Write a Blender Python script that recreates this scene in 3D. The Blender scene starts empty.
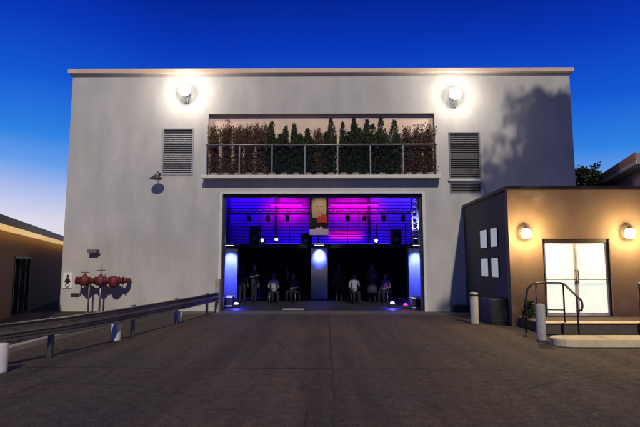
import bpy, bmesh, math, random
from mathutils import Vector, Matrix
R = math.radians
SC = bpy.context.scene
COL = SC.collection
random.seed(11)

# ------------------------------------------------------------------ camera
cam_data = bpy.data.cameras.new('camera')
cam = bpy.data.objects.new('camera', cam_data)
COL.objects.link(cam)
cam.location = (0, 0, 1.6)
cam.rotation_euler = (R(90 + 6.3), 0, R(0.5))
cam_data.sensor_width = 36
cam_data.lens = 27
cam_data.clip_end = 2000
cam_data.clip_start = 0.05
SC.camera = cam

# ------------------------------------------------------------------ exposure
SC.view_settings.view_transform = 'Standard'
SC.view_settings.look = 'None'
SC.view_settings.exposure = 0
SC.view_settings.gamma = 1
SC.render.engine = 'CYCLES'
SC.cycles.max_bounces = 6
SC.cycles.sample_clamp_indirect = 4

# ------------------------------------------------------------------ dusk sky
def lin(c):
    return tuple((v / 255 / 12.92) if v / 255 <= .04045 else ((v / 255 + .055) / 1.055) ** 2.4 for v in c)

world = bpy.data.worlds.new("World")
SC.world = world
world.use_nodes = True
wt = world.node_tree
wt.nodes.clear()
def wn(t, **k):
    n = wt.nodes.new(t)
    for a, b in k.items():
        setattr(n, a, b)
    return n
def wmath(op, a, b=None):
    n = wn('ShaderNodeMath', operation=op)
    for i, v in enumerate((a, b)):
        if v is None: continue
        if isinstance(v, (int, float)): n.inputs[i].default_value = v
        else: wt.links.new(v, n.inputs[i])
    return n.outputs[0]
tc = wn('ShaderNodeTexCoord')
sep = wn('ShaderNodeSeparateXYZ')
wt.links.new(tc.outputs['Generated'], sep.inputs[0])
sx, sy, sz = sep.outputs
elev = wmath('MULTIPLY', wmath('ARCSINE', sz), 180 / math.pi)
az = wmath('ARCTAN2', sx, sy)
glow = wmath('SUBTRACT', 1.0, wmath('COSINE', wmath('ADD', az, R(30))))
shift = wmath('SUBTRACT', wmath('MULTIPLY', wmath('MULTIPLY', glow, glow), 4.5), 1.2)
skn = wn('ShaderNodeTexNoise'); skn.inputs['Scale'].default_value = 2.2; skn.inputs['Detail'].default_value = 2
wt.links.new(tc.outputs['Generated'], skn.inputs['Vector'])
soft = wmath('MULTIPLY', wmath('SUBTRACT', skn.outputs['Fac'], .5), 5.0)
tt = wmath('DIVIDE', wmath('ADD', wmath('ADD', elev, shift), soft), 90.0)
ramp = wn('ShaderNodeValToRGB')
wt.links.new(tt, ramp.inputs[0])
stops = [(0, (230, 222, 236)), (3.5, (226, 222, 240)), (6.5, (180, 195, 240)), (9.5, (105, 160, 238)),
         (12.6, (48, 132, 230)), (18, (20, 88, 214)), (24, (9, 56, 188)), (30, (4, 33, 143)), (45, (2, 20, 105)), (90, (2, 14, 80))]
cr = ramp.color_ramp
while len(cr.elements) < len(stops):
    cr.elements.new(0.5)
for e, (d, c) in zip(cr.elements, stops):
    e.position = d / 90
    e.color = (*lin(c), 1)
SUN_ELEV, SUN_AZ = 40, 8           # the low town light behind the camera, to its right
sky = wn('ShaderNodeTexSky', sky_type='NISHITA')
sky.sun_disc = False
sky.sun_elevation = R(1.0)
sky.sun_rotation = R(-75)
sky.ozone_density = 8
bg1 = wn('ShaderNodeBackground'); bg1.inputs[1].default_value = 0.95
wt.links.new(ramp.outputs[0], bg1.inputs[0])
bg2 = wn('ShaderNodeBackground'); bg2.inputs[1].default_value = 0.006
wt.links.new(sky.outputs[0], bg2.inputs[0])
addn = wn('ShaderNodeAddShader')
wt.links.new(bg1.outputs[0], addn.inputs[0]); wt.links.new(bg2.outputs[0], addn.inputs[1])
wo = wn('ShaderNodeOutputWorld')
wt.links.new(addn.outputs[0], wo.inputs[0])

# ------------------------------------------------------------------ sun lamp
sd = bpy.data.lights.new('sun', 'SUN')
sd.energy = 2.25
sd.angle = R(1.3)
sd.color = (1.0, .90, .77)
sun = bpy.data.objects.new('sun', sd)
COL.objects.link(sun)
sdir = Vector((-math.sin(R(SUN_AZ)) * math.cos(R(SUN_ELEV)), math.cos(R(SUN_AZ)) * math.cos(R(SUN_ELEV)), -math.sin(R(SUN_ELEV))))
sun.rotation_euler = sdir.to_track_quat('-Z', 'Y').to_euler()

# ------------------------------------------------------------------ materials
def mat(name, col, rough=.7, metal=0., var=0., scale=4., bump=0., bscale=40., col2=None, emit=None, estr=0., spec=.5, stretch=None, grime=0.):
    m = bpy.data.materials.new(name)
    m.use_nodes = True
    nt = m.node_tree
    b = nt.nodes['Principled BSDF']
    b.inputs['Base Color'].default_value = (*col, 1)
    b.inputs['Roughness'].default_value = rough
    b.inputs['Metallic'].default_value = metal
    b.inputs['Specular IOR Level'].default_value = spec
    if emit:
        b.inputs['Emission Color'].default_value = (*emit, 1)
        b.inputs['Emission Strength'].default_value = estr
    co = nt.nodes.new('ShaderNodeTexCoord')
    src = co.outputs['Object']
    if stretch:
        mp = nt.nodes.new('ShaderNodeMapping')
        mp.inputs['Scale'].default_value = stretch
        nt.links.new(src, mp.inputs[0]); src = mp.outputs[0]
    if var or col2:
        n = nt.nodes.new('ShaderNodeTexNoise')
        n.inputs['Scale'].default_value = scale
        n.inputs['Detail'].default_value = 7
        n.inputs['Roughness'].default_value = .62
        nt.links.new(src, n.inputs['Vector'])
        r = nt.nodes.new('ShaderNodeValToRGB')
        a = col2 or tuple(max(0, c * (1 - var)) for c in col)
        z = col if col2 else tuple(min(1, c * (1 + var)) for c in col)
        r.color_ramp.elements[0].position = .32; r.color_ramp.elements[0].color = (*a, 1)
        r.color_ramp.elements[1].position = .68; r.color_ramp.elements[1].color = (*z, 1)
        nt.links.new(n.outputs['Fac'], r.inputs[0])
        out = r.outputs[0]
        if grime:
            n2 = nt.nodes.new('ShaderNodeTexNoise')
            n2.inputs['Scale'].default_value = scale * .13
            n2.inputs['Detail'].default_value = 4
            nt.links.new(co.outputs['Object'], n2.inputs['Vector'])
            r2 = nt.nodes.new('ShaderNodeValToRGB')
            r2.color_ramp.elements[0].position = .38; r2.color_ramp.elements[0].color = (1 - grime, 1 - grime, 1 - grime, 1)
            r2.color_ramp.elements[1].position = .62; r2.color_ramp.elements[1].color = (1, 1, 1, 1)
            nt.links.new(n2.outputs['Fac'], r2.inputs[0])
            mx = nt.nodes.new('ShaderNodeMix'); mx.data_type = 'RGBA'; mx.blend_type = 'MULTIPLY'
            mx.inputs[0].default_value = 1
            nt.links.new(out, mx.inputs[6]); nt.links.new(r2.outputs[0], mx.inputs[7])
            out = mx.outputs[2]
        nt.links.new(out, b.inputs['Base Color'])
        mr = nt.nodes.new('ShaderNodeMapRange')
        mr.inputs[3].default_value = max(0, rough - .1); mr.inputs[4].default_value = min(1, rough + .1)
        nt.links.new(n.outputs['Fac'], mr.inputs[0])
        nt.links.new(mr.outputs[0], b.inputs['Roughness'])
    if bump:
        nb = nt.nodes.new('ShaderNodeTexNoise')
        nb.inputs['Scale'].default_value = bscale
        nb.inputs['Detail'].default_value = 5
        nt.links.new(co.outputs['Object'], nb.inputs['Vector'])
        bp = nt.nodes.new('ShaderNodeBump')
        bp.inputs['Strength'].default_value = bump
        bp.inputs['Distance'].default_value = .02
        nt.links.new(nb.outputs['Fac'], bp.inputs['Height'])
        nt.links.new(bp.outputs[0], b.inputs['Normal'])
    return m

M = {}
M['facade'] = mat('facade_stucco', (.515, .50, .465),   .9, var=.11, scale=1.6, bump=.25, bscale=70, stretch=(1, 1, .35), grime=.15)
M['coping'] = mat('coping_tan', (.60, .45, .34), .6, var=.1, scale=2)
M['roof'] = mat('roof_membrane', (.25, .24, .23), .9, var=.15, scale=1)
M['niche'] = mat('beige_plaster', (.72, .54, .42), .9, var=.08, scale=2, bump=.2, bscale=60)
M['ledge'] = mat('ledge_concrete', (.62, .61, .56), .8, var=.1, scale=5)
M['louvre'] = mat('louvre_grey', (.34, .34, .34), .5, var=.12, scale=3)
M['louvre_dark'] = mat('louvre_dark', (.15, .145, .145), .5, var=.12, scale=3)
M['void'] = mat('dark_cavity', (.015, .015, .016), .9)
M['black'] = mat('black_metal', (.015, .015, .016), .45, var=.3, scale=8)
M['grey_metal'] = mat('grey_metal', (.22, .22, .22), .4, metal=.7, var=.2, scale=6)
M['galv'] = mat('weathered_galvanised', (.22, .21, .205), .42, metal=.7, var=.3, scale=5, grime=.3)
M['bollard'] = mat('pale_concrete', (.55, .54, .52), .8, var=.14, scale=9, bump=.2, bscale=50)
M['bollard_grey'] = mat('grey_bollard_paint', (.33, .31, .28), .7, var=.15, scale=9)
M['asphalt'] = mat('asphalt', (.040, .034, .032), .88, var=.28, scale=22, bump=.5, bscale=160, grime=.3)
M['drive'] = mat('driveway_asphalt', (.066, .046, .035), .85, var=.30, scale=18, bump=.55, bscale=150, grime=.35)
M['apron'] = mat('apron_concrete', (.085, .078, .07), .85, var=.2, scale=6, bump=.3, bscale=90, grime=.2)
M['joint'] = mat('tar_joint', (.018, .016, .016), .6, var=.3, scale=12)
M['kerb'] = mat('kerb_concrete', (.33, .30, .25), .85, var=.15, scale=5, bump=.3, bscale=60)
M['landing'] = mat('shade_toned_landing_concrete', (.085, .062, .045), .85, var=.2, scale=6, bump=.2, bscale=60)  # brown darkened so the colour carries the shade on the landing's front
M['cream'] = mat('cream_kerb_paint', (.60, .50, .30), .8, var=.15, scale=6, bump=.2, bscale=60)
M['tan'] = mat('tan_stucco', (.235, .17, .115), .92, var=.08, scale=2.5, bump=.35, bscale=80, grime=.12)
M['slate'] = mat('dark_cladding', (.035, .036, .04), .6, var=.2, scale=3)
M['doorframe'] = mat('dark_bronze', (.03, .024, .02), .45, metal=.3)
M['doorglow'] = mat('frosted_lit_glass', (.6, .62, .55), .25, emit=(.93, 1.0, .86), estr=.80, var=.04, scale=2)
M['winglow'] = mat('lit_small_pane', (.5, .5, .5), .3, emit=(.9, .93, 1), estr=.27)
M['brown'] = mat('brown_boards', (.13, .055, .025), .7, var=.3, scale=3, stretch=(6, 6, .4))
M['fascia'] = mat('golden_fascia', (.48, .32, .11), .5, var=.15, scale=3)
M['greenframe'] = mat('dark_green_frame', (.03, .038, .015), .5, var=.2, scale=4)
M['darkglass'] = mat('dark_glass', (.012, .014, .016), .06, spec=.6)
M['mauve'] = mat('mauve_stucco', (.38, .27, .27), .9, var=.1, scale=2, bump=.2)
M['rust'] = mat('rust_fascia', (.45, .20, .10), .6, var=.2, scale=3)
M['maroon'] = mat('maroon_pipe_paint', (.14, .014, .02), .6, var=.25, scale=8)
M['white'] = mat('white_paint', (.78, .78, .77), .6, var=.04, scale=6)
M['inkblack'] = mat('black_ink', (.012, .012, .012), .6)
M['bark'] = mat('bark', (.09, .065, .045), .9, var=.35, scale=6, bump=.6, bscale=20, stretch=(3, 3, .5))
M['leaf'] = mat('leaf_green', (.045, .075, .022), .7, var=.45, scale=1.2)
M['leaf_dark'] = mat('leaf_dark_green', (.022, .034, .013), .7, var=.5, scale=3)
M['leaf_conifer'] = mat('conifer_green', (.036, .050, .016), .75, var=.5, scale=5)
M['leaf_brown'] = mat('dry_brown_foliage', (.115, .066, .036), .8, var=.4, scale=6)
M['curtain'] = mat('black_curtain', (.007, .007, .008), .95)
M['hall_dark'] = mat('dark_hall_paint', (.04, .04, .05), .8, var=.15, scale=2)
M['hall_wall'] = mat('pale_hall_wall', (.36, .36, .38), .85, var=.12, scale=1.5)
M['hall_floor'] = mat('polished_hall_floor', (.022, .022, .024), .55, var=.3, scale=2)
M['pillar'] = mat('pillar_white', (.62, .62, .64), .7, var=.1, scale=3)
M['magenta'] = mat('magenta_tube', (.5, .1, .4), .4, emit=(1, .02, .75), estr=.8)
M['bluetube'] = mat('blue_tube', (.2, .2, .6), .4, emit=(.06, .03, 1), estr=6)
M['lampwhite'] = mat('lit_lens_white', (.8, .8, .8), .3, emit=(.72, .76, 1), estr=6)
M['floodlens'] = mat('lit_flood_lens', (.8, .8, .8), .3, emit=(1, .96, .9), estr=20)
M['warmlens'] = mat('lit_warm_shade', (.8, .7, .5), .3, emit=(1, .74, .36), estr=12)
M['soffit_lamp'] = mat('lit_soffit_strip', (.8, .6, .3), .4, emit=(1, .62, .18), estr=.55)
M['skin'] = mat('skin', (.16, .095, .07), .6, var=.06, scale=10)
M['hair'] = mat('dark_hair', (.02, .014, .01), .5, var=.3, scale=30)
M['cloth_black'] = mat('black_cloth', (.012, .012, .014), .9, var=.3, scale=20)
M['cloth_white'] = mat('white_cloth', (.30, .30, .32), .85, var=.05, scale=20)
M['cloth_grey'] = mat('grey_cloth', (.035, .035, .038), .85, var=.15, scale=20)
M['cloth_plum'] = mat('plum_cloth', (.08, .04, .16), .85, var=.15, scale=20)
M['ochre'] = mat('ochre_print', (.50, .33, .16), .8, var=.08, scale=8)
M['face'] = mat('face_print_tone', (.50, .33, .22), .8, var=.1, scale=6)
M['red_print'] = mat('red_print', (.55, .05, .03), .8, var=.15, scale=8)
M['pink_print'] = mat('pale_pink_print', (.75, .55, .66), .8)
M['orange'] = mat('orange_paint', (.50, .17, .03), .7, var=.2, scale=8)
def paving(name, base, patch, crackw=.006):
    m = bpy.data.materials.new(name); m.use_nodes = True
    nt = m.node_tree; b = nt.nodes['Principled BSDF']
    N = nt.nodes.new; K = nt.links.new
    co = N('ShaderNodeTexCoord').outputs['Object']
    def noise(scale, detail=5, vec=co, rough=.6):
        n = N('ShaderNodeTexNoise'); n.inputs['Scale'].default_value = scale; n.inputs['Detail'].default_value = detail; n.inputs['Roughness'].default_value = rough
        K(vec, n.inputs['Vector']); return n.outputs['Fac']
    def ramp(f, a, z, ca, cz):
        r = N('ShaderNodeValToRGB'); r.color_ramp.elements[0].position = a; r.color_ramp.elements[1].position = z
        r.color_ramp.elements[0].color = (*ca, 1); r.color_ramp.elements[1].color = (*cz, 1); K(f, r.inputs[0]); return r.outputs[0]
    def mul(a, c, fac=1.):
        x = N('ShaderNodeMix'); x.data_type = 'RGBA'; x.blend_type = 'MULTIPLY'; x.inputs[0].default_value = fac
        K(a, x.inputs[6]); K(c, x.inputs[7]); return x.outputs[2]
    g = lambda v: (v, v, v)
    col = ramp(noise(.45, 3), .40, .60, base, patch)
    vo = N('ShaderNodeTexVoronoi'); vo.inputs['Scale'].default_value = 85; K(co, vo.inputs['Vector'])
    col = mul(col, ramp(vo.outputs['Color'], .1, .9, g(.45), g(1.55)))
    col = mul(col, ramp(noise(7, 6), .35, .65, g(.72), g(1.18)))
    mp = N('ShaderNodeMapping'); mp.inputs['Scale'].default_value = (1.5, .07, 1); K(co, mp.inputs[0])
    col = mul(col, ramp(noise(1, 4, mp.outputs[0]), .40, .60, g(.68), g(1.12)))
    col = mul(col, ramp(noise(1.3, 3), .27, .35, g(.45), g(1)))
    wv = N('ShaderNodeMix'); wv.data_type = 'VECTOR'; wv.inputs[0].default_value = .12
    nv = N('ShaderNodeTexNoise'); nv.inputs['Scale'].default_value = 2.5; nv.inputs['Detail'].default_value = 6; K(co, nv.inputs['Vector'])
    K(co, wv.inputs[4]); K(nv.outputs['Color'], wv.inputs[5])
    cv = N('ShaderNodeTexVoronoi'); cv.feature = 'DISTANCE_TO_EDGE'; cv.inputs['Scale'].default_value = .42; K(wv.outputs[1], cv.inputs['Vector'])
    crack = ramp(cv.outputs['Distance'], .002, crackw, g(.30), g(1))
    mk = ramp(noise(.35, 2), .47, .55, g(0), g(1))
    x = N('ShaderNodeMix'); x.data_type = 'RGBA'; x.blend_type = 'MULTIPLY'; K(mk, x.inputs[0]); K(col, x.inputs[6]); K(crack, x.inputs[7])
    K(x.outputs[2], b.inputs['Base Color'])
    K(ramp(noise(9, 4), .3, .7, g(.72), g(.95)), b.inputs['Roughness'])
    b.inputs['Specular IOR Level'].default_value = .35
    bp = N('ShaderNodeBump'); bp.inputs['Strength'].default_value = .6; bp.inputs['Distance'].default_value = .008
    K(vo.outputs['Distance'], bp.inputs['Height']); K(bp.outputs[0], b.inputs['Normal'])
    return m
M['drive'] = paving('driveway_asphalt', (.070, .045, .033), (.050, .040, .036))
M['asphalt'] = paving('asphalt', (.042, .034, .030), (.034, .031, .030))
def glass_mat():
    m = bpy.data.materials.new('smoked_glass')
    m.use_nodes = True
    nt = m.node_tree; nt.nodes.clear()
    o = nt.nodes.new('ShaderNodeOutputMaterial')
    mix = nt.nodes.new('ShaderNodeMixShader')
    tr = nt.nodes.new('ShaderNodeBsdfTransparent'); tr.inputs[0].default_value = (.88, .88, .88, 1)
    gl = nt.nodes.new('ShaderNodeBsdfGlossy'); gl.inputs['Roughness'].default_value = .08
    fr = nt.nodes.new('ShaderNodeFresnel'); fr.inputs[0].default_value = 1.18
    nt.links.new(fr.outputs[0], mix.inputs[0]); nt.links.new(tr.outputs[0], mix.inputs[1]); nt.links.new(gl.outputs[0], mix.inputs[2])
    nt.links.new(mix.outputs[0], o.inputs[0])
    return m
M['smoked'] = glass_mat()

# ------------------------------------------------------------------ mesh helpers
class MB:
    def __init__(s):
        s.bm = bmesh.new()
    def box(s, x0, x1, y0, y1, z0, z1, bev=0.):
        vs = [s.bm.verts.new(p) for p in ((x0, y0, z0), (x1, y0, z0), (x1, y1, z0), (x0, y1, z0), (x0, y0, z1), (x1, y0, z1), (x1, y1, z1), (x0, y1, z1))]
        fs = [s.bm.faces.new([vs[i] for i in f]) for f in ((3, 2, 1, 0), (4, 5, 6, 7), (0, 1, 5, 4), (1, 2, 6, 5), (2, 3, 7, 6), (3, 0, 4, 7))]
        if bev:
            es = list({e for f in fs for e in f.edges})
            bmesh.ops.bevel(s.bm, geom=es, offset=bev, segments=2, affect='EDGES', profile=.5)
        return s
    def quad(s, *ps):
        s.bm.faces.new([s.bm.verts.new(p) for p in ps]); return s
    def tube(s, pts, r, n=10, cap=True):
        pts = [Vector(p) for p in pts]
        rs = r if isinstance(r, (list, tuple)) else [r] * len(pts)
        rings = []
        prev = None
        for i, p in enumerate(pts):
            a = pts[max(0, i - 1)]; b = pts[min(len(pts) - 1, i + 1)]
            t = (b - a).normalized()
            if prev is None:
                u = t.orthogonal().normalized()
            else:
                u = (prev - t * prev.dot(t))
                u = u.normalized() if u.length > 1e-6 else t.orthogonal().normalized()
            prev = u
            v = t.cross(u)
            rings.append([s.bm.verts.new(p + (u * math.cos(2 * math.pi * k / n) + v * math.sin(2 * math.pi * k / n)) * rs[i]) for k in range(n)])
        for a, b in zip(rings, rings[1:]):
            for k in range(n):
                f = s.bm.faces.new((a[k], a[(k + 1) % n], b[(k + 1) % n], b[k])); f.smooth = True
        if cap:
            s.bm.faces.new(list(reversed(rings[0]))); s.bm.faces.new(rings[-1])
        return s
    def lathe(s, prof, c=(0, 0, 0), n=20, axis='z'):
        rings = []
        for r, h in prof:
            ring = []
            for k in range(n):
                a = 2 * math.pi * k / n
                p = (r * math.cos(a), r * math.sin(a), h)
                if axis == 'y': p = (p[0], p[2], p[1])
                if axis == 'x': p = (p[2], p[0], p[1])
                ring.append(s.bm.verts.new(Vector(c) + Vector(p)))
            rings.append(ring)
        for a, b in zip(rings, rings[1:]):
            for k in range(n):
                f = s.bm.faces.new((a[k], a[(k + 1) % n], b[(k + 1) % n], b[k])); f.smooth = True
        s.bm.faces.new(list(reversed(rings[0]))); s.bm.faces.new(rings[-1])
        return s
    def prism(s, poly, axis_from, axis_to, axis='x'):
        def P(u, v, w):
            return {'x': (w, u, v), 'y': (u, w, v), 'z': (u, v, w)}[axis]
        a = [s.bm.verts.new(P(u, v, axis_from)) for u, v in poly]
        b = [s.bm.verts.new(P(u, v, axis_to)) for u, v in poly]
        n = len(poly)
        s.bm.faces.new(a); s.bm.faces.new(list(reversed(b)))
        for k in range(n):
            s.bm.faces.new((a[(k + 1) % n], a[k], b[k], b[(k + 1) % n]))
        return s
    def wall(s, axis, u0, u1, z0, z1, t0, t1, holes):
        """wall in plane u-z (u = x for axis 'x', y for axis 'y') between thickness t0 and t1, with rectangular holes (u0,u1,z0,z1)"""
        us = sorted({u0, u1, *[h[0] for h in holes], *[h[1] for h in holes]})
        zs = sorted({z0, z1, *[h[2] for h in holes], *[h[3] for h in holes]})
        us = [u for u in us if u0 <= u <= u1]; zs = [z for z in zs if z0 <= z <= z1]
        def solid(i, j):
            if i < 0 or j < 0 or i >= len(us) - 1 or j >= len(zs) - 1: return False
            cu, cz = (us[i] + us[i + 1]) / 2, (zs[j] + zs[j + 1]) / 2
            return not any(h[0] < cu < h[1] and h[2] < cz < h[3] for h in holes)
        P = (lambda u, t, z: (u, t, z)) if axis == 'x' else (lambda u, t, z: (t, u, z))
        for i in range(len(us) - 1):
            for j in range(len(zs) - 1):
                if not solid(i, j): continue
                a, b, c, d = us[i], us[i + 1], zs[j], zs[j + 1]
                s.quad(P(a, t0, c), P(b, t0, c), P(b, t0, d), P(a, t0, d))
                s.quad(P(b, t1, c), P(a, t1, c), P(a, t1, d), P(b, t1, d))
                if not solid(i - 1, j): s.quad(P(a, t1, c), P(a, t0, c), P(a, t0, d), P(a, t1, d))
                if not solid(i + 1, j): s.quad(P(b, t0, c), P(b, t1, c), P(b, t1, d), P(b, t0, d))
                if not solid(i, j - 1): s.quad(P(a, t0, c), P(a, t1, c), P(b, t1, c), P(b, t0, c))
                if not solid(i, j + 1): s.quad(P(a, t0, d), P(b, t0, d), P(b, t1, d), P(a, t1, d))
        bmesh.ops.remove_doubles(s.bm, verts=s.bm.verts, dist=1e-4)
        return s
    def leaf(s, p, size, d=None, aspect=2.2):
        d = d or Vector((random.gauss(0, 1), random.gauss(0, 1), random.gauss(0, .8)))
        if d.length < 1e-3: d = Vector((0, 0, 1))
        d = d.normalized()
        w = d.cross(Vector((random.gauss(0, 1), random.gauss(0, 1), random.gauss(0, 1)))).normalized() * size / aspect
        p = Vector(p)
        vs = [s.bm.verts.new(q) for q in (p, p + d * size * .45 + w * .5, p + d * size, p + d * size * .45 - w * .5)]
        s.bm.faces.new(vs)
        return s
    def build(s, name, m, parent=None, loc=None, shift=None, flip=True):
        if flip:
            bmesh.ops.recalc_face_normals(s.bm, faces=s.bm.faces)
        me = bpy.data.meshes.new(name)
        if shift is not None:
            bmesh.ops.translate(s.bm, verts=s.bm.verts, vec=-Vector(shift))
        s.bm.to_mesh(me); s.bm.free()
        for mm in (m if isinstance(m, (list, tuple)) else [m]):
            me.materials.append(mm)
        o = bpy.data.objects.new(name, me)
        COL.objects.link(o)
        if parent: o.parent = parent
        if loc is not None: o.location = loc
        elif shift is not None: o.location = shift
        return o

def tag(o, label=None, cat=None, group=None, kind=None):
    if label: o['label'] = label
    if cat: o['category'] = cat
    if group: o['group'] = group
    if kind: o['kind'] = kind
    return o
def empty(name, label, cat, loc=(0, 0, 0), group=None, rz=0):
    o = bpy.data.objects.new(name, None)
    COL.objects.link(o)
    o.location = loc; o.rotation_euler = (0, 0, rz)
    o.empty_display_size = .2
    return tag(o, label, cat, group)
def dup(root, loc, rz=None, label=None, group=None):
    r = root.copy(); COL.objects.link(r); r.location = loc
    if rz is not None: r.rotation_euler = (0, 0, rz)
    if label: r['label'] = label
    if group: r['group'] = group
    for ch in [o for o in COL.objects if o.parent == root]:
        c = ch.copy(); COL.objects.link(c); c.parent = r
        for g in [o for o in COL.objects if o.parent == ch]:
            d = g.copy(); COL.objects.link(d); d.parent = c
    return r
def lamp(name, kind, loc, energy, color, parent=None, aim=None, size=.1, **k):
    l = bpy.data.lights.new(name, kind)
    l.energy = energy; l.color = color
    if kind == 'AREA':
        l.shape = 'RECTANGLE'; l.size = size; l.size_y = k.get('size_y', size)
    else:
        l.shadow_soft_size = size
    if kind == 'SPOT':
        l.spot_size = R(k.get('cone', 60)); l.spot_blend = k.get('blend', .6)
    o = bpy.data.objects.new(name, l); COL.objects.link(o)
    if parent: o.parent = parent
    o.location = loc
    if aim is not None:
        o.rotation_euler = Vector(aim).to_track_quat('-Z', 'Y').to_euler()
    return o

# ================================================================== SETTING
FY = 17.5                                    # facade plane
tag(MB().quad((-400, -400, -.008), (400, -400, -.008), (400, 600, -.008), (-400, 600, -.008)).build('ground', M['asphalt']), kind='structure')
# driveway sheet, gently irregular edges
drv = MB()
L = [(-5.86, -12), (-5.86, 16.1)]
drv.quad((-5.86, -12, -.004), (40, -12, -.004), (40, 9.7, -.004), (-5.86, 9.7, -.004))
drv.quad((-5.86, 9.7, -.004), (4.62, 9.7, -.004), (4.62, 16.3, -.004), (-5.86, 16.3, -.004))
bmesh.ops.remove_doubles(drv.bm, verts=drv.bm.verts, dist=1e-4)
tag(drv.build('driveway', M['drive']), kind='structure')
tag(MB().quad((-5.0, 16.3, 0), (5.05, 16.3, 0), (5.05, FY + .35, 0), (-5.0, FY + .35, 0)).build('concrete_apron', M['apron']), kind='structure')
# tar joint lines in the driveway
j = MB()
def wiggle(x0, y0, x1, y1, w, seed):
    rr = random.Random(seed); n = 40; pts = []
    for i in range(n + 1):
        t = i / n
        pts.append((x0 + (x1 - x0) * t + rr.uniform(-.02, .02), y0 + (y1 - y0) * t + rr.uniform(-.012, .012), w * rr.uniform(.5, 1.3)))
    for a, b in zip(pts, pts[1:]):
        d = Vector((b[0] - a[0], b[1] - a[1])).normalized(); nn = Vector((-d.y, d.x))
        j.quad((a[0] + nn.x * a[2], a[1] + nn.y * a[2], 0), (a[0] - nn.x * a[2], a[1] - nn.y * a[2], 0), (b[0] - nn.x * b[2], b[1] - nn.y * b[2], 0), (b[0] + nn.x * b[2], b[1] + nn.y * b[2], 0))
wiggle(.11, 2.0, .14, 16.2, .016, 1)
tag(j.build('driveway_joint', M['joint'], flip=False), kind='structure')
k2 = MB()
j = k2
wiggle(-5.8, 7.9, 6.0, 7.7, .012, 2)
tag(j.build('driveway_cross_joint', M['joint'], flip=False), kind='structure')
# kerb on the left of the driveway
tag(MB().box(-6.02, -5.868, -6, 17.2, -.05, .11, .02).build('kerb', M['kerb']), kind='structure')
tag(MB().quad((-30, -6, .004), (-6.03, -6, .004), (-6.03, 17.2, .004), (-30, 17.2, .004)).build('side_yard_paving', M['asphalt']), kind='structure')

# ================================================================== MAIN HALL
hall = empty('arts_hall', 'tall pale grey flat roofed hall with wide open doorway and planted balcony recess', 'building', (0, FY, 0))
HX0, HX1, HZ = -9.55, 9.25, 8.86
DX0, DX1, DZ = -3.74, 3.6, 4.26
NX0, NX1, NZ0, NZ1 = -4.34, 4.13, 4.9, 7.3
W1 = (-6.04, -4.87, 4.97, 6.75)
W2 = (4.63, 5.79, 4.80, 6.58)
W3 = (4.63, 5.79, 4.28, 4.68)
S = (0, FY, 0)
hb = MB().wall('x', HX0, HX1, -.3, HZ, FY, FY + .35, [(DX0, DX1, -.3, DZ), (NX0, NX1, NZ0, NZ1), W1, W2, W3])
hb.build('wall', M['facade'], hall, shift=S).location = (0, 0, 0)
hall_parts = []
def hp(mb, name, m, parent=None):
    o = mb.build(name, m, parent or hall, shift=S if parent is None else None)
    if parent is None: o.location = (0, 0, 0)
    return o
YB = 46
hp(MB().box(HX0, HX0 + .35, FY + .352, YB, -.3, HZ - .002), 'side_wall', M['facade'])
hp(MB().box(HX1 - .35, HX1, FY + .352, YB, -.3, HZ - .002), 'side_wall', M['facade'])
hp(MB().box(HX0 + .352, HX1 - .352, YB - .35, YB, -.3, HZ - .002), 'back_wall', M['facade'])
hp(MB().box(HX0 + .352, HX1 - .352, FY + .352, YB - .352, HZ - .45, HZ - .15), 'roof', M['roof'])
cp = MB()
cp.box(HX0 - .14, HX1 + .12, FY - .14, FY + .42, HZ + .003, HZ + .17, .015)
cp.box(HX0 - .14, HX0 + .42, FY + .423, YB, HZ + .003, HZ + .168, .015)
cp.box(HX1 - .42, HX1 + .12, FY + .423, YB, HZ + .003, HZ + .168, .015)
hp(cp, 'coping', M['coping'])
# balcony recess lining
ND = .40
hp(MB().box(NX0 + .002, NX1 - .002, FY + .16, FY + .24, NZ0 + .002, NZ1 - .002), 'balcony_back_panel', M['niche'])
hp(MB().box(NX0 - .12, NX1 + .12, FY - .36, FY - .003, NZ0 - .11, NZ0 + .003, .012), 'balcony_ledge', M['ledge'])
# balcony railing: rail, posts, smoked glass
rail = hp(MB().tube([(NX0 + .01, FY - .30, 6.03), (NX1 - .01, FY - .30, 6.03)], .032, 10), 'balcony_rail', M['grey_metal'])
for i in range(8):
    x = NX0 + .05 + (NX1 - NX0 - .10) * i / 7
    hp(MB().box(x - .022, x + .022, FY - .325, FY - .275, NZ0 + .004, 6.0), 'rail_post', M['grey_metal'])
for i in range(7):
    a = NX0 + .05 + (NX1 - NX0 - .10) * i / 7 + .035
    b = NX0 + .05 + (NX1 - NX0 - .10) * (i + 1) / 7 - .035
    hp(MB().box(a, b, FY - .304, FY - .296, NZ0 + .06, 5.97), 'glass_panel', M['smoked'])
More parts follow.
